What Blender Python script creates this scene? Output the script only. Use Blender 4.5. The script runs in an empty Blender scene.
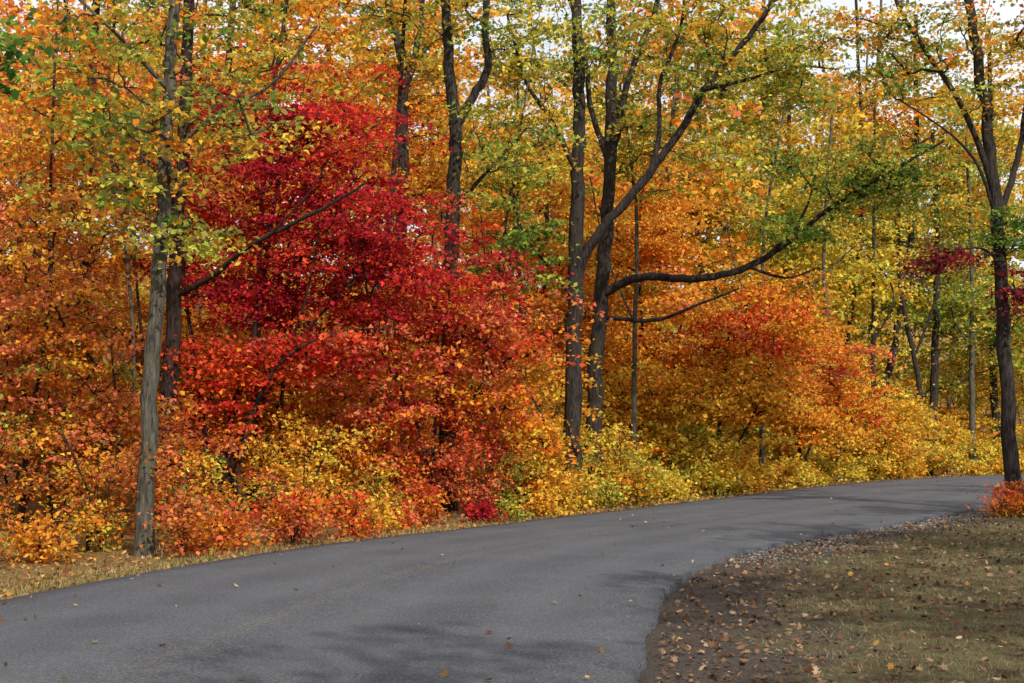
import bpy, math, numpy as np
from mathutils import Vector, kdtree
R = np.random.default_rng(11)
scene = bpy.context.scene
COL = scene.collection

# ------------------------------------------------------------------ helpers
def add_mesh(name, V, loops, counts, mat, parent=None, col=None, floats=None, smooth=False):
    me = bpy.data.meshes.new(name)
    V = np.asarray(V, dtype=np.float32); loops = np.asarray(loops, dtype=np.int32).ravel()
    counts = np.asarray(counts, dtype=np.int32)
    me.vertices.add(len(V)); me.vertices.foreach_set('co', V.ravel())
    me.loops.add(len(loops)); me.loops.foreach_set('vertex_index', loops)
    me.polygons.add(len(counts))
    starts = np.concatenate([[0], np.cumsum(counts)[:-1]]).astype(np.int32)
    me.polygons.foreach_set('loop_start', starts)
    if smooth:
        me.polygons.foreach_set('use_smooth', np.ones(len(counts), dtype=bool))
    me.update(calc_edges=True)
    if col is not None:
        a = me.attributes.new('lcol', 'FLOAT_COLOR', 'POINT')
        c4 = np.ones((len(V), 4), dtype=np.float32); c4[:, :3] = col
        a.data.foreach_set('color', c4.ravel())
    if floats:
        for k, v in floats.items():
            a = me.attributes.new(k, 'FLOAT', 'POINT')
            a.data.foreach_set('value', np.asarray(v, dtype=np.float32).ravel())
    me.materials.append(mat)
    ob = bpy.data.objects.new(name, me); COL.objects.link(ob)
    if parent: ob.parent = parent
    return ob

def empty(name):
    e = bpy.data.objects.new(name, None); COL.objects.link(e); e.empty_display_size = .3
    return e

def catmull(P, n=6):
    P = np.asarray(P, float)
    if len(P) < 3: 
        t = np.linspace(0, 1, n+1)[:, None]; return P[0]*(1-t)+P[-1]*t
    Q = np.vstack([2*P[0]-P[1], P, 2*P[-1]-P[-2]]); out = []
    for i in range(1, len(Q)-2):
        p0, p1, p2, p3 = Q[i-1:i+3]
        for t in np.linspace(0, 1, n, endpoint=False):
            out.append(.5*((2*p1)+(-p0+p2)*t+(2*p0-5*p1+4*p2-p3)*t*t+(-p0+3*p1-3*p2+p3)*t**3))
    out.append(P[-1]); return np.array(out)

class Wood:
    def __init__(s): s.V=[]; s.F=[]; s.n=0
    def tube(s, P, r, sides=8, wob=0.0):
        P = np.asarray(P, float); n=len(P); r=np.broadcast_to(r, (n,)).astype(float)
        T = np.empty_like(P); T[1:-1]=P[2:]-P[:-2]; T[0]=P[1]-P[0]; T[-1]=P[-1]-P[-2]
        T /= np.sqrt((T*T).sum(1))[:, None]+1e-9
        mt = P[-1]-P[0]; rx,ry,rz = (0.13,1,0.07) if abs(mt[2])>abs(mt[1]) else (0.1,.05,1.)
        U = np.stack([T[:,1]*rz-T[:,2]*ry, T[:,2]*rx-T[:,0]*rz, T[:,0]*ry-T[:,1]*rx],1)
        U/=np.sqrt((U*U).sum(1))[:,None]+1e-9
        W=np.stack([T[:,1]*U[:,2]-T[:,2]*U[:,1], T[:,2]*U[:,0]-T[:,0]*U[:,2], T[:,0]*U[:,1]-T[:,1]*U[:,0]],1)
        a = np.arange(sides)*(2*math.pi/sides)
        rr = r[:,None]*(1+wob*R.normal(size=(n,sides))) if wob else np.repeat(r[:,None],sides,1)
        ring = P[:,None,:]+rr[...,None]*(np.cos(a)[None,:,None]*U[:,None,:]+np.sin(a)[None,:,None]*W[:,None,:])
        s.V.append(ring.reshape(-1,3))
        i = np.arange(n-1)[:,None]*sides; j=np.arange(sides)[None,:]; k=(j+1)%sides
        q = np.stack([i+j, i+k, i+sides+k, i+sides+j], -1).reshape(-1,4)+s.n
        s.F.append(q); s.n += n*sides
    def build(s, name, mat, parent=None):
        V=np.vstack(s.V); F=np.vstack(s.F)
        return add_mesh(name, V, F, np.full(len(F),4), mat, parent, smooth=True)

DIAMOND = np.array([(-.5,0,-.06),(-.02,.36,.10),(.5,0,-.10),(-.02,-.36,.10)])
_l = [(-.5,.02),(-.28,.12),(-.34,.42),(-.08,.26),(.1,.5),(.16,.2),(.52,0),(.16,-.2),(.1,-.5),(-.08,-.26),(-.34,-.42),(-.28,-.12)]
LOBED = np.array([(x,y,.35*abs(y)*abs(y)+.12*x*x-.03) for x,y in _l])
OVAL = np.array([(x,y,.5*y*y+.3*x*x-.04) for x,y in [(-.5,0),(-.25,.2),(.1,.24),(.5,0),(.1,-.24),(-.25,-.2)]])

def leaf_geo(pos, nrm, size, tmpl=DIAMOND):
    N=len(pos); nrm = nrm/np.linalg.norm(nrm,axis=1)[:,None]
    a = R.normal(size=(N,3)); a -= nrm*(a*nrm).sum(1)[:,None]; a/=np.linalg.norm(a,axis=1)[:,None]+1e-9
    b = np.cross(nrm,a); s=size[:,None,None]; k=len(tmpl)
    asp = R.uniform(.75,1.2,(N,1,1))
    V = pos[:,None,:]+s*(tmpl[None,:,0,None]*a[:,None,:]+asp*tmpl[None,:,1,None]*b[:,None,:]+R.uniform(.4,1.8,(N,1,1))*tmpl[None,:,2,None]*nrm[:,None,:])
    return V.reshape(-1,3), k

def leaves_obj(name, pos, nrm, size, col, mat, parent=None, tmpl=DIAMOND):
    V,k = leaf_geo(pos,nrm,size,tmpl); N=len(pos)
    return add_mesh(name, V, np.arange(N*k), np.full(N,k), mat, parent, col=np.repeat(col,k,axis=0))

# ------------------------------------------------------------------ materials
def new_mat(name):
    m=bpy.data.materials.new(name); m.use_nodes=True; nt=m.node_tree; nt.nodes.clear()
    out=nt.nodes.new('ShaderNodeOutputMaterial'); return m,nt,out
def nd(nt,t,**kw):
    n=nt.nodes.new(t)
    for k,v in kw.items(): setattr(n,k,v)
    return n
def noise(nt, vec, scale, detail=4, rough=.6):
    n=nd(nt,'ShaderNodeTexNoise'); n.inputs['Scale'].default_value=scale; n.inputs['Detail'].default_value=detail
    n.inputs['Roughness'].default_value=rough; nt.links.new(vec,n.inputs['Vector']); return n.outputs['Fac']
def ramp(nt, fac, stops):
    n=nd(nt,'ShaderNodeValToRGB'); cr=n.color_ramp
    while len(cr.elements)<len(stops): cr.elements.new(.5)
    for e,(p,c) in zip(cr.elements,stops): e.position=p; e.color=(*c,1) if len(c)==3 else c
    nt.links.new(fac,n.inputs['Fac']); return n.outputs['Color']
def mixc(nt, fac, a, b, mode='MIX'):
    n=nd(nt,'ShaderNodeMixRGB',blend_type=mode)
    for s,v in ((n.inputs['Fac'],fac),(n.inputs['Color1'],a),(n.inputs['Color2'],b)):
        if isinstance(v,(int,float)): s.default_value=v
        elif isinstance(v,tuple): s.default_value=(*v,1)
        else: nt.links.new(v,s)
    return n.outputs['Color']
def math_(nt,op,a,b=None,clamp=False):
    n=nd(nt,'ShaderNodeMath',operation=op,use_clamp=clamp)
    for s,v in ((n.inputs[0],a),(n.inputs[1],b)):
        if v is None: continue
        if isinstance(v,(int,float)): s.default_value=v
        else: nt.links.new(v,s)
    return n.outputs[0]

def leaf_material(name, trans=.42):
    m,nt,out=new_mat(name)
    at=nd(nt,'ShaderNodeAttribute',attribute_name='lcol')
    d=nd(nt,'ShaderNodeBsdfDiffuse'); t=nd(nt,'ShaderNodeBsdfTranslucent')
    nt.links.new(at.outputs['Color'],d.inputs['Color']); nt.links.new(at.outputs['Color'],t.inputs['Color'])
    m1=nd(nt,'ShaderNodeMixShader'); m1.inputs[0].default_value=trans
    nt.links.new(d.outputs[0],m1.inputs[1]); nt.links.new(t.outputs[0],m1.inputs[2])
    nt.links.new(m1.outputs[0],out.inputs['Surface']); return m
M_LEAF=leaf_material('autumn_leaf',.42); M_LITTER=leaf_material('dry_leaf',.12); M_GRASS=leaf_material('grass_blade',.3)

def bark_material(name, dark, light, moss):
    m,nt,out=new_mat(name)
    tc=nd(nt,'ShaderNodeTexCoord'); mp=nd(nt,'ShaderNodeMapping'); mp.inputs['Scale'].default_value=(1,1,.16)
    nt.links.new(tc.outputs['Object'],mp.inputs['Vector'])
    f=noise(nt,mp.outputs[0],26,6,.7); f2=noise(nt,tc.outputs['Object'],2.3,4)
    c=ramp(nt,f,[(.36,dark),(.62,light)])
    c=mixc(nt,ramp(nt,f2,[(.5,(0,0,0)),(.7,(1,1,1))]),c,mixc(nt,.5,c,moss))
    b=nd(nt,'ShaderNodeBump'); b.inputs['Strength'].default_value=.9; b.inputs['Distance'].default_value=.04; nt.links.new(f,b.inputs['Height'])
    p=nd(nt,'ShaderNodeBsdfPrincipled'); p.inputs['Roughness'].default_value=.95; p.inputs['Specular IOR Level'].default_value=.1
    nt.links.new(c,p.inputs['Base Color']); nt.links.new(b.outputs[0],p.inputs['Normal']); nt.links.new(p.outputs[0],out.inputs['Surface']); return m
B_GREY=bark_material('grey_bark',(.025,.022,.018),(.14,.125,.10),(.10,.11,.06))
B_DARK=bark_material('dark_bark',(.008,.006,.006),(.06,.048,.042),(.05,.05,.033))
B_RED =bark_material('brown_bark',(.009,.006,.005),(.06,.038,.032),(.05,.038,.03))

# ------------------------------------------------------------------ palettes (linear albedo)
C=dict(crimson=(.52,.03,.045),red=(.72,.05,.035),dred=(.30,.016,.03),scar=(.84,.12,.04),salmon=(.80,.22,.10),rust=(.62,.20,.06),
 orange=(.88,.31,.035),lorange=(.90,.43,.06),gold=(.88,.52,.055),yellow=(.86,.67,.09),ygreen=(.52,.52,.08),green=(.20,.32,.055),
 dgreen=(.06,.15,.025),olive=(.34,.34,.07),maroon=(.22,.045,.055),brown=(.22,.11,.05))
def pal(**kw):
    ks=list(kw); return np.array([C[k] for k in ks]), np.array([kw[k] for k in ks],float)/sum(kw.values())
P_CRIM=pal(crimson=5,dred=2.2,red=4,scar=1.2,salmon=.6)
P_CRSA=pal(crimson=3,red=3,scar=3,salmon=3,orange=1)
P_BRED=pal(red=4,scar=5,orange=1.5)
P_SALM=pal(salmon=5,scar=3,rust=1.5,orange=2.5,crimson=1.2)
P_RUST=pal(rust=4,orange=3.5,salmon=2.5,olive=1.4,gold=1.2)
P_ORNG=pal(orange=5,lorange=7,gold=2,salmon=.8)
P_ORGD=pal(orange=4,lorange=4,gold=3.5,scar=.6,yellow=.8,olive=.4)
P_ORRD=pal(orange=4,scar=3,salmon=3,gold=1)
P_GOLD=pal(gold=5,yellow=4,lorange=3,ygreen=1.2,olive=.5)
P_AMBR=pal(gold=5,lorange=4,yellow=2.5,orange=1)
P_YELL=pal(yellow=6,gold=3,ygreen=2.5)
P_YGRN=pal(ygreen=5,yellow=3,olive=2.5,green=2.5,gold=1)
P_GRN =pal(green=5,dgreen=.8,olive=2,ygreen=4)
P_OAK =pal(ygreen=3.5,olive=3,gold=3,green=1.8,orange=2,yellow=1.5)
P_MAR =pal(maroon=4,dred=3,rust=1)
P_DGRN=pal(dgreen=4,green=4,olive=1)
P_SHR =pal(gold=4,yellow=2,ygreen=1.6,olive=1.4,orange=3.5,green=.5,rust=1)
P_SHRY=pal(yellow=4,gold=5,ygreen=2,olive=1,lorange=2)

# ------------------------------------------------------------------ road + terrain layout (metres)
outer=catmull([(-6.6,-40),(-7.0,-24),(-7.1,-10),(-6.8,0),(-6.1,7),(-4.85,13.4),(-3.1,19),(-.2,24.4),(4.3,32.5),(10.2,43),(15.5,49.3),(23,54),(34,57),(60,59),(90,58)],24)
inner=catmull([(-.6,-40),(-.9,-24),(-.9,-10),(-.35,0),(.2,5),(.76,9),(1.36,13.4),(2.2,16.9),(3.7,20.2),(6.7,24.9),(9.2,28.8),(13.2,35.6),(18,42),(25,47.2),(35,50.4),(60,52.3),(90,51.5)],24)
def arclen(P): return np.concatenate([[0],np.cumsum(np.linalg.norm(np.diff(P,axis=0),axis=1))])
NS=1600
so=arclen(outer); si=arclen(inner)
ti=np.linspace(0,si[-1],NS); IN=np.stack([np.interp(ti,si,inner[:,k]) for k in (0,1)],1)
kd=kdtree.KDTree(4000); to=np.linspace(0,so[-1],4000); OO=np.stack([np.interp(to,so,outer[:,k]) for k in (0,1)],1)
for i,p in enumerate(OO): kd.insert((p[0],p[1],0),i)
kd.balance()
idx=np.array([kd.find((p[0],p[1],0))[1] for p in IN]); idx=np.maximum.accumulate(idx)
ker=np.ones(61)/61; idp=np.convolve(np.pad(idx.astype(float),30,mode='edge'),ker,'valid')
OUT=np.stack([np.interp(idp,np.arange(4000),OO[:,k]) for k in (0,1)],1)
CEN=(IN+OUT)/2; HALF=np.linalg.norm(IN-OUT,axis=1)/2; NRM=(IN-OUT)/(2*HALF[:,None])
CS=CEN[::4]; HS=HALF[::4]; NSm=NRM[::4]; CC=(CS**2).sum(1)
def road_coords(P):
    P=np.asarray(P,float)[:,:2]; s=np.empty(len(P)); h=np.empty(len(P)); dist=np.empty(len(P))
    for a in range(0,len(P),20000):
        q=P[a:a+20000]; d=CC[None]-2*q@CS.T; j=d.argmin(1); dv=q-CS[j]
        s[a:a+20000]=(dv*NSm[j]).sum(1); h[a:a+20000]=HS[j]; dist[a:a+20000]=np.sqrt((dv**2).sum(1))
    far=dist>20; s=np.where(far,np.sign(s)*dist,s)
    return s-h, -s-h      # dr, dl
def vnoise(x,y):
    return (np.sin(x*.9+1.3*np.sin(y*.7))*np.cos(y*1.1+.6*x)+.5*np.sin(2.3*x+1.7*y)+.4*np.sin(3.9*y-2.7*x+1))*.5
def gz_from(P,dr,dl):
    e=np.maximum(dr,dl); n=vnoise(P[:,0],P[:,1]); q=np.clip((dl-16)/75,0,1); hill=q*q*(3-2*q)*15
    out=-.045+.035*n*np.clip(e/1.5,0,1)+np.where(dr>0,np.clip(dr,0,30)*.03,0)+np.where(dl>0,.02*np.clip(dl-.6,0,40)+.05*n*np.clip((dl-2)/3,0,1)+hill,0)
    return np.where(e<0,-.09,np.where(e<.1,-.09+(out+.09)*e/.1,out))
def gz(P):
    P=np.atleast_2d(P); dr,dl=road_coords(P); return gz_from(P,dr,dl)

# ground sheet
xs=np.unique(np.round(np.concatenate([-np.geomspace(22,600,34),np.arange(-22,26,.28),np.geomspace(26,600,34)]),3))
ys=np.unique(np.round(np.concatenate([-np.geomspace(12,600,26),np.arange(-12,62,.3),np.geomspace(62,600,34)]),3))
X,Y=np.meshgrid(xs,ys); G=np.stack([X.ravel(),Y.ravel()],1); dr,dl=road_coords(G); Z=gz_from(G,dr,dl)
nx,ny=len(xs),len(ys); i=(np.arange(ny-1)[:,None]*nx+np.arange(nx-1)[None,:]).ravel()
F=np.stack([i,i+1,i+nx+1,i+nx],1)
m,nt,out=new_mat('ground')
tc=nd(nt,'ShaderNodeTexCoord'); ob=tc.outputs['Object']
a=nd(nt,'ShaderNodeAttribute',attribute_name='rd').outputs['Fac']
n1=noise(nt,ob,1.3,5); n2=noise(nt,ob,14,6,.7); n3=noise(nt,ob,60,4,.7); n4=noise(nt,ob,3.2,6,.7)
vo=nd(nt,'ShaderNodeTexVoronoi'); vo.inputs['Scale'].default_value=26; nt.links.new(ob,vo.inputs['Vector'])
grass=mixc(nt,n1,ramp(nt,n2,[(.3,(.075,.06,.03)),(.7,(.22,.17,.085))]),ramp(nt,n3,[(.3,(.06,.06,.025)),(.7,(.19,.17,.08))]))
grass=mixc(nt,ramp(nt,n4,[(.48,(0,0,0)),(.62,(1,1,1))]),grass,ramp(nt,n3,[(.35,(.045,.03,.02)),(.7,(.17,.11,.065))]))
litter=mixc(nt,.75,ramp(nt,vo.outputs['Color'],[(.2,(.10,.05,.02)),(.5,(.34,.18,.06)),(.8,(.46,.27,.08))]),ramp(nt,n2,[(.3,(.08,.05,.025)),(.7,(.36,.21,.07))]))
dirt=mixc(nt,ramp(nt,n3,[(.45,(0,0,0)),(.65,(1,1,1))]),ramp(nt,n2,[(.3,(.026,.02,.017)),(.7,(.09,.065,.05))]),(.15,.125,.11))
w=math_(nt,'ADD',a,math_(nt,'MULTIPLY',math_(nt,'SUBTRACT',n1,.5),2.6))
w=math_(nt,'ADD',w,math_(nt,'MULTIPLY',math_(nt,'SUBTRACT',n2,.5),1.2))
gm=math_(nt,'MULTIPLY',math_(nt,'SUBTRACT',w,.85),1.3,True)
left=math_(nt,'LESS_THAN',a,-2.5)
c=mixc(nt,gm,dirt,grass); c=mixc(nt,left,c,litter)
bp=nd(nt,'ShaderNodeBump'); bp.inputs['Strength'].default_value=.8; bp.inputs['Distance'].default_value=.05; nt.links.new(n3,bp.inputs['Height'])
p=nd(nt,'ShaderNodeBsdfPrincipled'); p.inputs['Roughness'].default_value=1; p.inputs['Specular IOR Level'].default_value=.1
nt.links.new(c,p.inputs['Base Color']); nt.links.new(bp.outputs[0],p.inputs['Normal']); nt.links.new(p.outputs[0],out.inputs['Surface'])
add_mesh('ground',np.stack([G[:,0],G[:,1],Z],1),F,np.full(len(F),4),m,floats={'rd':dr},smooth=True)

# road
K=17
u=np.linspace(0,1,K); t=np.arange(NS)
jag=R.normal(size=NS)*.02+np.convolve(R.normal(size=NS+8),np.ones(5)/5,'same')[:NS]*.05+.012*np.sin(t*.23)
jago=np.convolve(R.normal(size=NS+4),np.ones(5)/5,'same')[:NS]*.05
rows=[]
for k in range(K):
    base=OUT*(1-u[k])+IN*u[k]
    if k==K-1: base=base+NRM*jag[:,None]
    if k==0: base=base-NRM*jago[:,None]
    z=.05*(1-(2*u[k]-1)**2)+.0*t
    rows.append(np.column_stack([base,z]))
sk=rows[-1].copy(); sk[:,:2]+=NRM*.015; sk[:,2]-=.12; so_=rows[0].copy(); so_[:,:2]-=NRM*.015; so_[:,2]-=.12
rows=[so_]+rows+[sk]; uu=np.concatenate([[0],u,[1]]); KK=K+2
V=np.stack(rows,1).reshape(-1,3); i=(np.arange(NS-1)[:,None]*KK+np.arange(KK-1)[None]).ravel()
F=np.stack([i,i+1,i+KK+1,i+KK],1)
m,nt,out=new_mat('asphalt'); tc=nd(nt,'ShaderNodeTexCoord'); ob=tc.outputs['Object']
rv=nd(nt,'ShaderNodeAttribute',attribute_name='ru').outputs['Fac']
n1=noise(nt,ob,.7,5); n2=noise(nt,ob,48,3,.85); n3=noise(nt,ob,7,5,.7)
vo=nd(nt,'ShaderNodeTexVoronoi'); vo.inputs['Scale'].default_value=45; nt.links.new(ob,vo.inputs['Vector'])
c=ramp(nt,n2,[(.36,(.015,.016,.02)),(.52,(.078,.081,.093)),(.66,(.30,.30,.32))])
c=mixc(nt,.35,c,ramp(nt,vo.outputs['Distance'],[(.1,(.15,.155,.172)),(.6,(.034,.036,.041))]))
c=mixc(nt,.3,c,ramp(nt,n1,[(.35,(.05,.053,.063)),(.65,(.125,.129,.142))]))
def band(cen,wd):
    return math_(nt,'SUBTRACT',1.0,math_(nt,'DIVIDE',math_(nt,'ABSOLUTE',math_(nt,'SUBTRACT',rv,cen)),wd),True)
for bc in (.2,.4,.62,.82):
    c=mixc(nt,math_(nt,'MULTIPLY',band(bc,.07),.25),c,(.14,.142,.15))
line=math_(nt,'GREATER_THAN',band(.5,.016),.05)
worn=ramp(nt,math_(nt,'ADD',n2,math_(nt,'MULTIPLY',n3,.6)),[(.72,(0,0,0)),(.95,(1,1,1))])
c=mixc(nt,math_(nt,'MULTIPLY',math_(nt,'MULTIPLY',line,worn),.22),c,(.24,.2,.12))
bp=nd(nt,'ShaderNodeBump'); bp.inputs['Strength'].default_value=1; bp.inputs['Distance'].default_value=.02; nt.links.new(n2,bp.inputs['Height'])
p=nd(nt,'ShaderNodeBsdfPrincipled'); p.inputs['Roughness'].default_value=.8; p.inputs['Specular IOR Level'].default_value=.25
nt.links.new(c,p.inputs['Base Color']); nt.links.new(bp.outputs[0],p.inputs['Normal']); nt.links.new(p.outputs[0],out.inputs['Surface'])
add_mesh('road',V,F,np.full(len(F),4),m,floats={'ru':np.tile(uu,NS)},smooth=True)

# ------------------------------------------------------------------ trees
def clump_leaves(c, outd, rc, n, palette, lsize, flat=.2):
    cols,w=palette
    hz=outd.copy(); hz[2]=0; L=math.sqrt((hz*hz).sum()); hz = hz/L if L>1e-3 else np.array([1.,0,0])
    pv=np.array([-hz[1],hz[0],0]); up=np.array([0,0,1.])
    tilt=R.normal(0,.2,2)
    A=R.normal(0,.60,n)*rc; B=R.normal(0,.44,n)*rc; H=R.normal(0,flat,n)*rc
    pos=c+A[:,None]*hz+B[:,None]*pv+(H+A*tilt[0]+B*tilt[1]-.2*(A*A+B*B)/rc)[:,None]*up
    nrm=np.array([0,0,1.])+R.normal(0,.66,(n,3))
    base=R.choice(len(cols),p=w); alt=R.choice(len(cols),size=n,p=w)
    pick=np.where(R.random(n)<.70,base,alt)
    col=cols[pick]*(R.uniform(.8,1.12))*R.uniform(.65,1.15,(n,1))
    col=col*(1+R.normal(0,.07,(n,3)))
    return pos,nrm,lsize*R.uniform(.55,1.35,n),np.clip(col,0.003,.95)

def sample_ell(cr,n):
    d=R.normal(size=(n,3)); d/=np.linalg.norm(d,axis=1)[:,None]; r=R.random(n)**(1/2.0)*R.choice([.95,1,1.1,1.3],n)
    return np.array(cr[:3])+d*r[:,None]*np.array(cr[3:6])

def grow(stems, crowns, rc=.5, nl=90, ls=.096, zmin=.8, twigs=1, wood=None, sides=9, flat=.1, rbase=.0085, ground=False):
    W=wood or Wood(); nodes=[]; own=[]
    for P,r0,r1 in stems:
        Q=catmull(P,7); Q[1:-1]+=R.normal(0,r1*.25,(len(Q)-2,3)); tt=np.linspace(0,1,len(Q))
        r=r0+(r1-r0)*tt
        if Q[0,2]<.12 or ground: 
            h=Q[:,2]-Q[0,2]; r=r*(1+.35*np.exp(-h/.3)) ; Q[0,2]-=.15
        W.tube(Q,r,sides,.04); ok=Q[:,2]-Q[0,2]>min(zmin,(Q[:,2].max()-Q[0,2])*.6) if ground else Q[:,2]>min(zmin,Q[:,2].max()*.6); nodes+=list(Q[ok]); own+=[-1]*ok.sum()
    cl=[];pl=[]
    for cr in crowns:
        for c in sample_ell(cr,cr[6]): cl.append(c); pl.append(cr[7])
    cl=np.array(cl); nb=np.array(nodes); d0=((nb[None]-cl[:,None])**2).sum(2).min(1); order=np.argsort(d0)
    N=np.zeros((len(nodes)+len(cl)*4,3)); N[:len(nodes)]=nb; own=own+[0]*(len(cl)*4); own=np.array(own); cnt=len(nodes)
    paths=[];par=[]; LP=[];LN=[];LS=[];LC=[]; t=np.linspace(0,1,6)[:,None]; st=np.sin(t[:,0]*math.pi)
    for bi,ci in enumerate(order):
        c=cl[ci]; v=c-N[:cnt]; v2=v*v; hh=v2[:,0]+v2[:,1]; dd=np.sqrt(hh+v2[:,2])
        cost=dd+.9*np.maximum(0,.25*np.sqrt(hh)-v[:,2]); j=cost.argmin(); s=N[j]; e=c
        L=dd[j]
        path=s*(1-t)+e*t; path[:,2]+=st*L*R.uniform(-.02,.12); path[1:-1]+=R.normal(0,.045*L+.005,(4,3))
        paths.append(path); par.append(own[j]); N[cnt:cnt+4]=path[2:]; own[cnt:cnt+4]=bi; cnt+=4
        rcc=rc*R.uniform(.55,1.5); n=int(nl*(rcc/rc)**1.5*R.uniform(.55,1.2))
        od=path[-1]-path[1]; ps=clump_leaves(c,od,rcc,max(n,6),pl[ci],ls,flat)
        for A_,B_ in zip((LP,LN,LS,LC),ps): A_.append(B_)
        for k in range(twigs):
            q=c+np.array([*R.normal(0,.5*rcc,2),R.normal(0,.12*rcc)]); W.tube(np.array([path[-2],(path[-1]+q)/2+[0,0,.03],q]),np.array([.007,.006,.003]),3)
    num=np.ones(len(paths))
    for b in range(len(paths)-1,-1,-1):
        if par[b]>=0: num[par[b]]+=num[b]
    for b,path in enumerate(paths):
        r0=rbase*math.sqrt(num[b])+.004; r1=max(.005,r0*.45); W.tube(path,np.linspace(r0,r1,6),5 if r0>.018 else 3)
    return W,[np.concatenate(q) for q in (LP,LN,LS,LC)]

def tree(name, stems, crowns, bark=B_DARK, **kw):
    W,L=grow(stems,crowns,**kw); e=empty(name); W.build('trunk_and_branches',bark,e)
    leaves_obj('foliage',*L,M_LEAF,e); return e

# -- tall oak by the road, left
tree('oak_tree',[([(-4.79,18.6,-.05),(-4.73,18.6,2.0),(-4.62,18.6,3.95),(-4.55,18.6,5.9),(-4.5,18.65,7.2),(-4.3,18.8,9.6),(-4.4,19,12)],.12,.05),
  ([(-4.58,18.6,5.2),(-3.9,18.4,5.7),(-3.1,18.2,6.1),(-2.5,18,6.8)],.03,.012),
  ([(-4.55,18.6,6.1),(-5.2,18.2,6.8),(-5.9,18,7.4)],.035,.012)],
 [(-4.7,18.3,6.3,1.5,1.5,1.4,42,P_OAK),(-3.9,18.2,4.15,.7,.6,.26,7,P_OAK),(-5.0,18.3,4.9,.9,.7,.7,11,P_OAK),(-3.4,18.2,5.6,.8,.8,.6,9,P_OAK),(-4.4,18.9,10.5,2.6,2.4,2.6,30,P_OAK)],
 bark=B_GREY,rc=.38,nl=54,ls=.095,zmin=3.0,twigs=3)
# -- tall tree behind with the long bare limb
tree('oak_tree',[([(-5.9,24,0),(-5.8,24,2),(-5.72,24,4),(-5.6,24,7),(-5.5,24,10),(-5.3,24,13)],.16,.07),
  ([(-5.72,24,3.85),(-5.0,23.6,4.15),(-4.25,23,4.6),(-3.3,22.6,5.0),(-2.75,22.4,5.25),(-2.3,22.3,5.5)],.05,.02),
  ([(-3.9,22.8,4.75),(-3.3,22.5,5.3),(-2.9,22.4,5.9)],.02,.008)],
 [(-5.5,24,10,3,2.5,2.6,66,P_OAK),(-6.4,24,6.8,1.6,1.2,1.6,26,P_RUST)],bark=B_RED,zmin=5.5,nl=75)
# -- red maple
tree('red_maple_tree',[([(-5.2,25,0),(-5.0,25,1.5),(-4.6,25,3),(-4.3,25,5),(-4,25,7.2)],.075,.03),
  ([(-5.15,25,.1),(-4.6,24.8,1.6),(-3.8,24.7,3.0),(-2.9,24.6,4.1)],.05,.02),
  ([(-5.2,25,.1),(-5.45,25,2),(-5.8,25.2,4),(-6,25.4,6)],.05,.02),
  ([(-5.1,25,.1),(-4.85,24.6,1.2),(-4.2,24.4,2.4),(-3.6,24.3,3.6),(-3.3,24.3,5.2)],.04,.018),
  ([(-6.3,24.6,0),(-6.35,24.6,2.5),(-6.6,24.7,4.6)],.045,.02),
  ([(-4.7,24.1,0),(-4.5,24.0,1.4),(-4.0,23.9,2.6),(-3.1,23.8,3.2),(-2.3,23.8,3.3)],.035,.014),
  ([(-4.1,25.4,0),(-4.1,25.4,2.4),(-3.8,25.4,4.4)],.04,.02)],
 [(-3.9,25.2,6.2,1.8,1.6,2.0,118,P_CRIM),(-2.5,24.9,4.8,1.5,1.2,1.2,64,P_CRIM),(-4.9,24.2,2.5,1.0,.6,.7,26,P_BRED),(-4.8,25.3,4.0,1.6,.9,1.0,42,P_CRIM),(-6.0,25.4,5.6,1.1,.9,1.4,30,P_CRIM),(-3.2,24.4,3.0,1.3,.8,.7,30,P_CRSA)],
 bark=B_RED,rc=.5,nl=92,ls=.097,twigs=2)
# -- salmon maple
tree('red_maple_tree',[([(-1.5,26.7,0),(-1.45,26.7,1.6),(-1.3,26.8,3.2),(-1.1,27,5)],.05,.02),([(-1.5,26.7,.1),(-1.7,26.6,1.5),(-2.3,26.4,2.8),(-2.9,26.2,4)],.04,.018),([(-1.45,26.7,.1),(-1.1,26.6,1.4),(-.5,26.5,2.6)],.035,.015)],
 [(-1.4,27.3,4.3,1.6,1.1,1.6,66,P_CRSA),(-.4,26.8,3.5,1.5,1.1,1.0,56,P_SALM),(-2.6,26.5,3.6,1.2,1,1.5,48,P_CRSA),(-2.2,26.2,2.1,1.3,.9,.7,30,P_SALM),(-.7,26.6,2.2,1.1,.8,.6,24,P_ORRD)],bark=B_RED,twigs=2)
# -- forked oak
tree('oak_tree',[([(-1.27,28.2,0),(-1.27,28.2,3.2),(-1.16,28.1,6.0),(-1.14,28,7.7),(-1.27,28,8.9),(-1.27,28,10.2),(-1.1,28,13)],.17,.08),
  ([(-1.14,28,7.6),(-.86,28,8.1),(-.5,28,8.8),(-.52,28,10.2),(-.3,28,13)],.10,.06),([(-1.16,28.1,6.0),(-.4,27.8,6.8),(.3,27.5,7.5)],.05,.02)],
 [(-1,28,10.2,2.6,2,2.0,48,P_YGRN),(-.2,27.7,7.2,.9,.8,1.1,18,P_GRN)],bark=B_DARK,zmin=6,nl=70)
tree('oak_tree',[([(-2.65,33,0),(-2.62,33,4.6),(-2.55,33,9.7),(-2.9,33,11.7),(-3,33,14)],.17,.08),([(-2.55,33,9.5),(-2.2,33,10.8),(-2,33,13)],.08,.05)],
 [(-3.2,33.5,10.3,2.2,2,2.6,90,P_ORGD),(-2.2,34,7.6,1.4,1.3,1.8,48,P_ORGD)],zmin=5.5,ls=.115)
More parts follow.
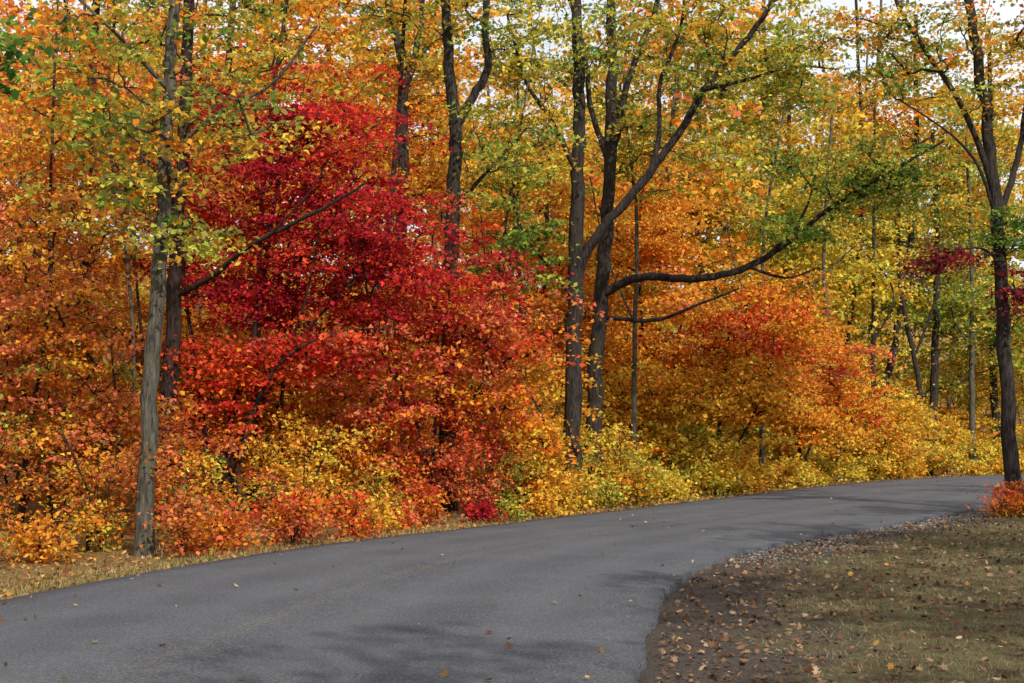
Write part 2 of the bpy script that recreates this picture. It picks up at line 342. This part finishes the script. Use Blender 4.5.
# -- the central pair
tree('oak_tree',[([(1.29,31,0),(1.33,31,3.35),(1.44,31,6.6),(1.48,31,8.8),(1.42,31,11),(1.2,31,15)],.2,.09),
  ([(1.42,31,4.9),(1.62,30.9,5.45),(2.03,30.7,6.07),(2.9,30.5,7.05),(3.66,30.4,8.1),(4.2,30.3,9.0),(4.97,30.2,9.9),(5.7,30,10.9),(6.4,30,12)],.12,.045),
  ([(3.0,30.5,7.15),(3.2,30.6,8.0),(3.25,30.7,9.2),(3.7,30.8,10.4),(3.9,31,12)],.065,.025),
  ([(1.45,31,7.2),(.9,30.8,8.3),(.3,30.6,9.2),(-.1,30.4,10.6)],.07,.025),
  ([(4.1,30.3,8.9),(5.1,30,9.1),(6.0,29.8,9.3),(6.9,29.6,9.2)],.045,.015),
  ([(1.4,31,4.4),(.9,30.6,5.0),(.3,30.2,5.7),(0,30,6.5)],.045,.015)],
 [(4.2,30.8,10.3,2.8,2,1.4,68,P_YGRN),(.3,30.7,9.7,1.5,1.4,1.8,48,P_YGRN),(.1,30.2,5.7,.85,.7,1.6,38,P_GRN),(5.8,29.8,9.2,1.7,1,.9,32,P_YGRN)],
 bark=B_DARK,zmin=4,nl=68,rc=.45,ls=.112,sides=12,twigs=3)
tree('oak_tree',[([(1.91,34,0),(1.99,34,2.8),(2.18,34,5.2),(2.34,34,7.6),(2.44,34,10.4),(2.4,34,11.9),(2.5,34,15.5)],.21,.09),
  ([(2.34,34,7.4),(2.6,34,9.2),(3.06,34,10.7),(3.54,34,12),(3.8,34,14)],.10,.05),
  ([(2.36,34,8),(1.9,34,9.4),(1.75,34,10.8),(1.3,34,12.3)],.08,.04),
  ([(2.16,34,4.85),(3.0,33.5,5.2),(4.36,33,5.12),(5.5,33,5.4),(6.4,32.8,5.95),(7.4,32.4,6.75),(8.5,32,7.4),(9.7,31.6,8.1)],.11,.03),
  ([(2.15,34,4.3),(3.4,33.6,4.2),(4.4,33.2,4.55),(5.3,33,4.9)],.06,.02),
  ([(5.5,33,5.4),(6.3,32.6,5.1),(7.0,32.2,5.3)],.04,.015),([(6.4,32.8,5.95),(6.9,32.8,6.9),(7.1,32.6,7.9)],.04,.015)],
 [(8.0,32,7.3,2.0,.9,.9,50,P_GRN),(3.3,34.6,8.5,1.6,1.2,1.6,34,P_YGRN),(6.4,32.8,6.3,1.4,.8,.6,18,P_GRN),(2.7,34,11.4,2.8,2.5,2.0,34,P_YGRN)],
 bark=B_DARK,zmin=4.6,nl=68,rc=.45,ls=.112,sides=12,twigs=3)
# -- orange maples behind the pair
tree('maple_tree',[([(.6,38,0),(.7,38,3),(.9,38,6),(1,38,9)],.10,.04),([(.65,38,1.5),(-.2,38,3.5),(-.6,38,6)],.05,.02)],
 [(.8,38,6.2,2.7,1.8,3.0,165,P_ORNG),(-.6,37.2,3.4,1.8,1.1,1.4,56,P_ORNG)],ls=.125,rc=.6)
tree('maple_tree',[([(3.6,39,0),(3.6,39,3),(3.5,39,6),(3.6,39,9)],.10,.04),([(3.6,39,1.5),(4.4,39,3.5),(5,39,6)],.05,.02)],
 [(3.8,39,6.7,2.3,1.7,2.6,125,P_ORNG),(3.2,38,3.5,1.8,1.2,1.4,66,P_ORNG),(2.9,37.4,1.9,1.5,1,.8,30,P_AMBR)],ls=.125,rc=.6)
tree('maple_tree',[([(5.5,37.8,0),(5.5,37.8,1.5),(5.7,37.8,3.4),(5.8,37.8,5)],.07,.03),([(5.5,37.8,.3),(4.9,37.6,1.8),(4.3,37.4,3.2)],.045,.02),([(5.5,37.8,.3),(6.3,37.8,1.8),(7.0,37.9,3.2)],.045,.02)],
 [(5.9,37.5,4.4,2.8,1.6,1.3,100,P_ORNG),(6.4,37.2,4.3,1.6,1.2,1.0,44,P_ORRD),(4.9,36.6,2.7,2.4,1.2,1.0,84,P_AMBR),(6.8,38.4,2.6,2.2,1.1,1.2,56,P_ORGD),(4.6,36.3,1.2,2.2,.8,.6,40,P_SHRY)],ls=.115,rc=.6,bark=B_RED)
tree('maple_tree',[([(8.5,42.2,0),(8.5,42.2,1.6),(8.4,42,3.2),(8.2,42,5)],.07,.03),([(8.5,42.2,.3),(9.2,42.4,2),(9.6,42.4,3.4)],.045,.02)],
 [(8.3,41.6,3.9,1.9,1.4,1.5,80,P_ORRD),(9.0,42.2,2.1,2.0,1.2,1.1,70,P_ORGD)],ls=.125,rc=.6,bark=B_RED)
# -- yellow / green trees right
HK=dict(ls=.162,rc=.8)
tree('hickory_tree',[([(9.0,49,0),(9.2,49,5),(9.6,49,9),(9.7,49,16)],.14,.06)],[(9.2,48.5,7.8,2.4,2,3.2,110,P_YELL),(9.6,49,12.6,2.6,2,2.4,48,P_GOLD)],bark=B_GREY,**HK)
tree('hickory_tree',[([(6.4,46,0),(6.3,46,5),(6.0,46,9),(6.2,46,16)],.13,.05)],[(6.2,46,9.2,2.3,2,2.8,100,P_GOLD),(6.4,46,13.5,2.2,2,2,34,P_YGRN)],bark=B_GREY,**HK)
tree('hickory_tree',[([(13.2,52,0),(13.6,52,3),(14.4,52,6.5),(14.9,52,11),(15,52,17)],.17,.08)],[(14.2,54,7.5,3,2.4,3.2,100,P_YGRN),(12.2,53,4,1.8,1.5,1.6,40,P_YELL),(14.6,52,13.5,3.2,2.5,3.4,70,P_OAK)],**HK)
tree('hickory_tree',[([(15.8,53.5,0),(15.9,53.5,4),(16.1,53.5,8),(16,53.5,13)],.18,.08)],[(17,55,6.5,3,2.4,3.4,100,P_YGRN),(16.6,54,11.5,3,2,2.6,60,P_OAK)],**HK)
tree('hickory_tree',[([(11.3,50,0),(11.5,50,3),(12,50,6),(12.4,50,10),(12.3,50,17)],.12,.05)],[(11.8,50.5,7,1.8,1.6,2.6,80,P_YELL),(12.2,50.5,12.3,2.3,2,3.0,50,P_ORGD)],**HK)
tree('hickory_tree',[([(19.4,57,0),(19.3,57,5),(19.5,57,10),(19.4,57,18)],.18,.08)],[(19.4,57,13.5,3.4,2.5,4,90,P_GOLD),(19.6,57,6.5,3,2.4,3,80,P_YGRN)],**HK)
# -- left background trees
tree('oak_tree',[([(-8.6,28,0),(-8.5,28,4),(-8.4,28,8),(-8.2,28,13)],.15,.06)],[(-8.2,28.5,7,2.8,2,2.8,120,P_ORGD),(-8,28,11,2.8,2,2,40,P_OAK),(-7.9,27.6,3.6,1.8,1.2,1.4,50,P_RUST)],ls=.115,bark=B_RED)
tree('oak_tree',[([(-6.6,33,0),(-6.5,33,5),(-6.7,33,9),(-6.4,33,15)],.15,.06)],[(-6.6,33,9.5,2.6,2,3.3,115,P_ORGD),(-5.6,32.5,5.5,1.8,1.6,2.0,60,P_ORGD),(-6.6,32,3,2.2,1.6,1.4,50,P_ORGD)],ls=.125,rc=.6)
tree('maple_tree',[([(-7.4,21.5,0),(-7.3,21.5,1.5),(-7.1,21.6,3),(-7,21.6,4.6)],.045,.02),([(-7.4,21.5,.2),(-6.9,21.4,1.6),(-6.2,21.3,2.6)],.03,.012)],
 [(-6.9,21.5,3.0,1.3,1,1.3,72,P_RUST),(-6.8,21.2,1.5,1.2,.8,.9,52,P_RUST),(-7.3,22,4.6,1.2,1,1.0,28,P_RUST)],bark=B_RED,ls=.082,rc=.42,twigs=2)
tree('maple_tree',[([(-5.7,20.9,0),(-5.75,20.9,1.4),(-5.9,20.9,2.8)],.028,.012)],[(-5.9,20.9,1.8,.75,.6,1.1,34,P_RUST)],bark=B_RED,ls=.08,rc=.38,twigs=2)
tree('maple_tree',[([(-9.3,24,0),(-9.2,24,3),(-9,24,6),(-8.8,24,8)],.08,.03)],[(-8.8,24,4.2,1.8,1.4,2.6,110,P_RUST),(-8.6,23.4,1.8,1.8,1,1.1,40,P_RUST)],bark=B_RED,ls=.1,rc=.5)
# -- tree on the inside of the bend
tree('oak_tree',[([(9.85,28,.05),(9.72,28,2.8),(9.6,28,6.1),(9.4,28,8.3),(9.15,28,10.1),(9,28,13)],.155,.075),
  ([(9.58,28,6.4),(8.95,27.9,8.0),(8.2,27.8,9.1),(7.6,27.7,10.1),(7.2,27.6,11.5)],.065,.03),
  ([(9.6,28,5.8),(9.2,27.8,6.8),(8.6,27.6,7.4),(7.6,27.4,8.0)],.04,.015),([(9.6,28,5.0),(9.1,27.6,5.15),(8.5,27.4,5.05)],.035,.012),
  ([(9.6,28,5.6),(10.1,28,7.2),(10.4,28,9.0),(10.9,28,12)],.07,.04)],
 [(8.6,27.7,4.95,.9,.7,.2,12,P_MAR),(9.9,27.7,5.6,.6,.7,.55,14,P_DGRN),(9.8,27.6,4.3,.45,.5,.6,9,P_MAR),(8.2,27.8,9.2,2.2,1.6,1.2,50,P_OAK),(10.8,28,9.2,1.6,1.6,1.8,42,P_ORGD),(6.9,27.8,9.9,1.3,1.2,.8,14,P_OAK)],
 bark=B_DARK,zmin=4.6,nl=66,rc=.42,ls=.1,sides=12,twigs=3)
# -- near tree off to the left whose green leaves hang into view, and its neighbours
tree('oak_tree',[([(-6.9,11.2,0),(-6.9,11.2,3),(-6.7,11.3,6),(-6.5,11.3,10)],.17,.07),([(-6.85,11.2,4.2),(-5.8,11.8,4.8),(-4.6,12.2,4.9)],.04,.012)],
 [(-4.45,12.2,4.95,.35,.5,.5,8,P_DGRN),(-6.8,10.8,8.8,2.6,2.6,2.2,30,P_GRN)],bark=B_GREY,zmin=3.6,rc=.3,nl=34,ls=.10)
# -- trees on both sides beyond the frame; those on the right and behind dapple the road and verge
for (x,y,h,pp,n) in [(-12,3,13,P_OAK,26),(-13.5,11,14,P_OAK,30),(-11,-6,12,P_GOLD,24),(-15,19,12,P_RUST,26),
                     (5.2,-2.5,13,P_OAK,52),(8.6,3.5,13,P_OAK,56),(11.5,10.5,14,P_GOLD,60),(2.5,-9,13,P_YGRN,44),(15,18,14,P_OAK,56),(19,27,14,P_ORGD,44),(10,-6,13,P_OAK,40),(13.5,2,14,P_GOLD,40),(17,10,14,P_OAK,40)]:
    lx=R.normal(0,.4); tree('oak_tree',[([(x,y,0),(x+.1,y,h*.3),(x+lx*.5,y,h*.6),(x+lx,y,h)],.19,.06)],
      [(x+lx*.6,y,h*.68,3.3,3.3,h*.24,n,pp)],rc=.8,nl=75,ls=.19,zmin=3,twigs=0)

# -- understory fill between the verge trees and the deep forest
for (x,y,h,pp) in [(-11,27,6,P_RUST),(-3.8,29.5,4.5,P_ORGD),(-5.3,29,5,P_ORGD),(.3,33,4,P_AMBR),(-2.5,31,4.6,P_ORNG),(-9,36,7,P_GOLD),(-4.4,38,8,P_ORGD),(-1,41,8,P_ORNG),
                   (2.8,43,8,P_YGRN),(7.6,44,6,P_YELL),(10.5,47,5,P_AMBR),(18.5,58,7,P_YELL),(12.6,47.6,3.2,P_AMBR),(14.3,50.6,3.0,P_GOLD),(2.7,36.2,3,P_AMBR),(-12,33,8,P_ORGD),(21,58,8,P_GOLD),
                   (-7.8,25.5,4,P_ORGD),(-6.2,27,3.6,P_RUST),(.2,30.2,2.8,P_ORGD),(-10.5,30,5,P_RUST)]:
    lx=R.normal(0,.2)
    tree('sapling',[([(x,y,0),(x+lx,y,h*.3),(x+lx*2,y,h*.6),(x,y,h*.95)],.045,.015),([(x,y,.1),(x-.4,y,h*.3),(x-.9,y,h*.6)],.03,.012)],
      [(x,y,h*.62,h*.3,h*.25,h*.36,int(11*h),pp),(x,y-.4,h*.3,h*.3,h*.2,h*.2,int(5*h),pp)],rc=.55,nl=82,ls=.118,twigs=1)
# -- slender bare-stemmed young trees standing in the gaps
for (x,y,h,r) in [(-7.6,23.5,9,.05),(-4.95,27.2,11,.08),(-3.0,28.5,12,.09),(-.75,30.2,10,.05),(.35,35.5,11,.07),(-5.9,22.6,7,.045),
                  (3.0,35.2,12,.08),(6.9,39.5,12,.08),(10.7,46.5,12,.11),(12.4,49,13,.1),(17.3,53.6,13,.13),(-9.2,30,12,.09),(14.9,50.9,12,.12)]:
    l=R.normal(0,.45); l2=R.normal(0,.4)
    tree('young_tree',[([(x,y,0),(x+l*.4,y,h*.3),(x+l,y,h*.6),(x+l+l2,y,h)],r,r*.35),([(x+l*.5,y,h*.35),(x+l*.5+R.choice([-1,1])*.7,y,h*.5),(x+l*.5+R.choice([-1,1])*1.1,y,h*.66)],r*.4,r*.2)],
      [(x+l,y,h*.8,1.4,1.2,h*.18,24,[P_GOLD,P_YGRN,P_ORGD,P_OAK][R.choice(4)])],rc=.6,nl=64,ls=.122,zmin=h*.4,sides=7,bark=[B_DARK,B_GREY,B_RED][R.choice(3)])

# ------------------------------------------------------------------ shrubs along the outside of the road
def shrub(x,y,h,pp,ls=.075,wid=None):
    wid=wid or h*.5; z=float(gz(np.array([[x,y]]))[0]); st=[]
    for k in range(4):
        a=R.uniform(0,6.28); st.append(([(x,y,z),(x+.2*wid*math.cos(a),y+.2*wid*math.sin(a),z+h*.4),(x+.6*wid*math.cos(a),y+.6*wid*math.sin(a),z+h*.85)],.012,.005))
    W,L=grow(st,[(x,y,z+h*.52,wid,wid*.8,h*.46,int(9+12*h),pp)],rc=.27,nl=60,ls=ls,zmin=.15,twigs=1,sides=5,flat=.25,rbase=.003)
    e=empty('shrub'); W.build('stems',B_RED,e); leaves_obj('foliage',*L,M_LEAF,e)
ds=np.cumsum(np.r_[0,np.linalg.norm(np.diff(OUT,axis=0),axis=1)])
for row,(off0,off1,h0,h1,step) in enumerate([(.5,1.2,.3,1.0,.85),(1.6,2.8,.9,2.1,1.0),(3.2,4.2,1.8,2.9,1.7)]):
    s=np.interp(10,OUT[:,1][::1],ds)
    s_end=ds[np.argmin(abs(OUT[:,0]-24))]
    while s<s_end:
        k=np.searchsorted(ds,s); o=R.uniform(off0,off1); x,y=OUT[k]-NRM[k]*o
        b=x/y
        if y<17.5: o+=1.4; x,y=OUT[k]-NRM[k]*o
        if b<-.262: pp=P_RUST if R.random()<.75 else P_SHR
        elif b<-.15: pp=[P_SHR,P_ORGD,P_RUST,P_ORRD,P_SHRY][R.choice(5,p=[.25,.25,.2,.2,.1])]
        elif b<-.06: pp=[P_SHR,P_AMBR,P_ORRD][R.choice(3)]
        elif b<-.012: pp=P_CRIM if row==0 else P_SALM
        elif b<.09: pp=[P_SHR,P_SHRY,P_AMBR,P_YGRN][R.choice(4)]
        else: pp=[P_SHRY,P_YELL,P_AMBR,P_GOLD][R.choice(4)]
        shrub(x,y,R.uniform(h0,h1),pp,ls=.052+.0011*y)
        s+=step*R.uniform(.6,1.4)*(1+y/80)
for (x,y,h,pp) in [(9.15,26.6,.6,P_ORRD),(9.6,26.9,.75,P_RUST),(10.2,27.4,.7,P_RUST),(10.0,26.3,.5,P_ORRD),(-5.6,18.9,.8,P_SHR),(-4.2,19.8,.6,P_SHR)]:
    shrub(x,y,h,pp,ls=.065)

# ------------------------------------------------------------------ deep forest on the rising ground (one mass)
W=Wood(); acc=[[],[],[],[]]
sites=[]
while len(sites)<92:
    y=R.uniform(43,95); x=R.uniform(-.52*y-3,.56*y+3)
    dr,dl=road_coords(np.array([[x,y]]))
    if dl[0]<3.5: continue
    if any((x-a)**2+(y-b)**2<11 for a,b in sites): continue
    sites.append((x,y))
zz=gz(np.array(sites))
for (x,y),z0 in zip(sites,zz):
    h=R.uniform(14,19)+y*.03; lx=R.normal(0,1.2); b=x/y; z0=float(z0)
    thin = .19<b<.28 or -.01<b<.02
    if b<-.12: pp=[P_ORGD,P_GOLD,P_RUST,P_OAK][R.choice(4)]
    elif b<.1: pp=[P_GOLD,P_ORNG,P_YELL,P_YGRN,P_ORGD][R.choice(5)]
    else: pp=[P_YELL,P_YGRN,P_OAK,P_GOLD][R.choice(4,p=[.3,.2,.2,.3])]
    st=[([(x,y,z0),(x+lx*.2,y,z0+h*.35),(x+lx*.5,y,z0+h*.7),(x+lx,y,z0+h)],R.uniform(.10,.18),.05)]
    cr=[(x+lx*.5,y,z0+h*.64,3.0,2.6,h*.33,25 if thin else 44,pp),
        (x+R.normal(0,1.8),y,z0+2.6,2.8,2,2.0,18,[P_AMBR,P_GOLD,P_ORGD,P_YELL][R.choice(4)])]
    _,L=grow(st,cr,rc=1.15,nl=54,ls=.28,zmin=1.5,twigs=0,wood=W,sides=6,ground=True)
    for A_,B_ in zip(acc,L): A_.append(B_)
e=empty('distant_forest'); W.build('trunks',B_GREY,e); leaves_obj('foliage',*[np.concatenate(q) for q in acc],M_LEAF,e)

# ------------------------------------------------------------------ grass, fallen leaves, gravel
def scatter(n, x0,x1,y0,y1):
    y=y0*(y1/y0)**R.random(n); x=R.uniform(x0,x1,n); return np.stack([x,y],1)
def blades(name,P,h,w,cols,lean=.5):
    n=len(P); z=gz(P); b=np.column_stack([P,z-.01]); a=R.uniform(0,6.28,n); d=np.column_stack([np.cos(a),np.sin(a),0*a])*w[:,None]
    ln=np.column_stack([R.normal(0,lean,n)*h,R.normal(0,lean,n)*h,h]); V=np.stack([b-d,b+d,b+ln],1).reshape(-1,3)
    add_mesh(name,V,np.arange(3*n),np.full(n,3),M_GRASS,col=np.repeat(cols,3,axis=0))
def patch(P): # patchy cover: 0..1
    x,y=P[:,0],P[:,1]; return np.clip(.5+.45*vnoise(x*1.7+1,y*1.7)+.4*vnoise(x*4.3,y*4.1+2)+.15*vnoise(x*9.1,y*8.7),0,1)
GC=np.array([(.33,.27,.15),(.25,.22,.11),(.16,.18,.06),(.37,.29,.17),(.11,.14,.045)])
P=np.vstack([scatter(230000,1.2,15,7.2,36),scatter(20000,1,20,3,40)]); dr,dl=road_coords(P)
nz=vnoise(P[:,0]*1.4,P[:,1]*1.4); pt=patch(P)
keep=(dr>.4)&(R.random(len(P))<np.clip((dr-.55+.7*nz)*.7,0.0,1)*np.clip(pt*1.3,.12,1)); P=P[keep]; n=len(P); pt=pt[keep]
ci=np.where(vnoise(P[:,0]*.7+3,P[:,1]*.7)+R.normal(0,.5,n)>.15,R.choice([2,4,1],n),R.choice([0,1,3],n))
blades('grass',P,R.uniform(.018,.055,n)*(.6+.7*pt),R.uniform(.002,.0045,n)*(1+P[:,1]/22),GC[ci]*R.uniform(.45,1.1,(n,1)),.7)
nn_=45000; k=R.integers(int(NS*.25),int(NS*.78),nn_); off=R.exponential(.6,nn_)+.02; P=OUT[k]-NRM[k]*off[:,None]+R.normal(0,.05,(nn_,2)); P=P[(P[:,1]>9)&(road_coords(P)[1]>.02)]
P=P[R.random(len(P))<np.clip(1.3-(P[:,1]-13)/14,.15,1)]; n=len(P)
blades('grass',P,R.uniform(.04,.15,n),R.uniform(.002,.005,n)*(1+P[:,1]/22),(GC*np.array([1.2,1.15,.9]))[R.choice(5,n,p=[.3,.3,.12,.2,.08])]*R.uniform(.5,1.1,(n,1)),.5)

FC=np.array([(.22,.12,.07),(.29,.18,.10),(.37,.26,.16),(.14,.08,.05),(.46,.21,.06),(.58,.34,.09),(.26,.07,.04)])
def fallen(name,P,size,z,w,up=.012):
    n=len(P); nr=np.array([0,0,1.])+R.normal(0,.5,(n,3)); pos=np.column_stack([P,z+up+R.random(n)*.012])
    col=FC[R.choice(len(FC),n,p=w)]*R.uniform(.45,1.2,(n,1)); h=R.random(n)<.5
    leaves_obj(name,pos[h],nr[h],size[h],col[h],M_LITTER,tmpl=LOBED); leaves_obj(name,pos[~h],nr[~h],size[~h],col[~h],M_LITTER,tmpl=OVAL)
w1=[.33,.26,.12,.24,.02,.01,.02]
P=scatter(85000,.8,15,6.5,40); dr,dl=road_coords(P); pr=np.where(dr<1.2,.36,.05+.70*np.clip(.75-patch(P),0,1)); P=P[(dr>.08)&(R.random(len(P))<pr)]; n=len(P)
fallen('fallen_leaves',P,R.uniform(.022,.065,n)*(1+P[:,1]/60),gz(P)+np.where(road_coords(P)[0]>1.2,.01,0),w1)
k=R.integers(int(NS*.25),int(NS*.78),24000); P=OUT[k]-NRM[k]*(R.exponential(1.2,24000)+.03)[:,None]+R.normal(0,.1,(24000,2)); P=P[road_coords(P)[1]>.04]; n=len(P)
fallen('fallen_leaves',P,R.uniform(.04,.10,n),gz(P),[.12,.16,.15,.08,.2,.24,.05])
P=scatter(1500,-7,16,6.5,46); dr,dl=road_coords(P); e_=np.maximum(dr,dl); P=P[(e_<-.05)&(R.random(len(P))<np.clip(.3+np.exp(e_/.4),0,1))]
def surf_z(P):
    dr,dl=road_coords(P); h=-(dr+dl)/2; s=(dr+h)/h; return .05*(1-s*s)
fallen('fallen_leaves',P,R.uniform(.03,.08,len(P)),surf_z(P),[.2,.22,.22,.06,.13,.13,.04],.014)

# gravel at the broken inner edge
k=R.integers(int(NS*.36),int(NS*.62),14000); off=R.gamma(1.6,.28,14000)+.02; P=IN[k]+NRM[k]*off[:,None]+R.normal(0,.03,(14000,2)); P=P[road_coords(P)[0]>.03]
n=len(P); z=gz(P); s=R.uniform(.006,.024,n)
oct_=np.array([(1,0,0),(0,1,0),(-1,0,0),(0,-1,0),(0,0,.7),(0,0,-.7)]); ov=oct_[None]*R.uniform(.6,1.3,(n,6,1))*s[:,None,None]
an=R.uniform(0,6.28,n); ca,sa=np.cos(an)[:,None],np.sin(an)[:,None]; ov=np.stack([ov[...,0]*ca-ov[...,1]*sa,ov[...,0]*sa+ov[...,1]*ca,ov[...,2]],-1)
V=(ov+np.column_stack([P,z+.004])[:,None]).reshape(-1,3); of=np.array([(0,1,4),(1,2,4),(2,3,4),(3,0,4),(1,0,5),(2,1,5),(3,2,5),(0,3,5)])
F=(of[None]+np.arange(n)[:,None,None]*6).reshape(-1,3); gcol=np.array([(.09,.08,.072),(.16,.14,.12),(.055,.05,.05),(.23,.205,.18)])[R.choice(4,n)]
m,nt,out=new_mat('gravel_stone'); at=nd(nt,'ShaderNodeAttribute',attribute_name='lcol'); p=nd(nt,'ShaderNodeBsdfPrincipled'); p.inputs['Roughness'].default_value=.9
nt.links.new(at.outputs['Color'],p.inputs['Base Color']); nt.links.new(p.outputs[0],out.inputs['Surface'])
add_mesh('gravel',V,F,np.full(len(F),3),m,col=np.repeat(gcol,6,axis=0))

# ------------------------------------------------------------------ light, sky, camera
sd=Vector((.45,-.89,0)).normalized(); el=math.radians(42); sd=Vector((sd.x*math.cos(el),sd.y*math.cos(el),math.sin(el)))
sl=bpy.data.lights.new('sun','SUN'); sl.energy=4.6; sl.angle=math.radians(.7); sl.color=(1,.95,.86)
so=bpy.data.objects.new('sun',sl); COL.objects.link(so); so.rotation_euler=sd.to_track_quat('Z','Y').to_euler(); so.location=(20,-20,30)
wd=bpy.data.worlds.new('World'); scene.world=wd; wd.use_nodes=True; nt=wd.node_tree; bg=nt.nodes['Background']
sk=nt.nodes.new('ShaderNodeTexSky'); sk.sky_type='NISHITA'; sk.sun_disc=False; sk.sun_elevation=el; sk.sun_rotation=math.atan2(sd.x,sd.y); sk.dust_density=4; sk.air_density=1
tc=nd(nt,'ShaderNodeTexCoord'); cn=noise(nt,tc.outputs['Generated'],2.2,5,.6)
cf=ramp(nt,cn,[(.3,(.65,.65,.65)),(.6,(.92,.92,.92))])
cc=mixc(nt,cf,sk.outputs[0],(7.6,7.9,8.3))
nt.links.new(cc,bg.inputs['Color']); bg.inputs['Strength'].default_value=.14
cd=bpy.data.cameras.new('camera'); cd.lens=50; cd.sensor_width=36; cd.clip_end=2000; cam=bpy.data.objects.new('camera',cd); COL.objects.link(cam)
cam.location=(0,0,1.6); cam.rotation_euler=(math.radians(90+3.56),0,0); scene.camera=cam
scene.view_settings.view_transform='Standard'; scene.view_settings.look='None'; scene.view_settings.exposure=0
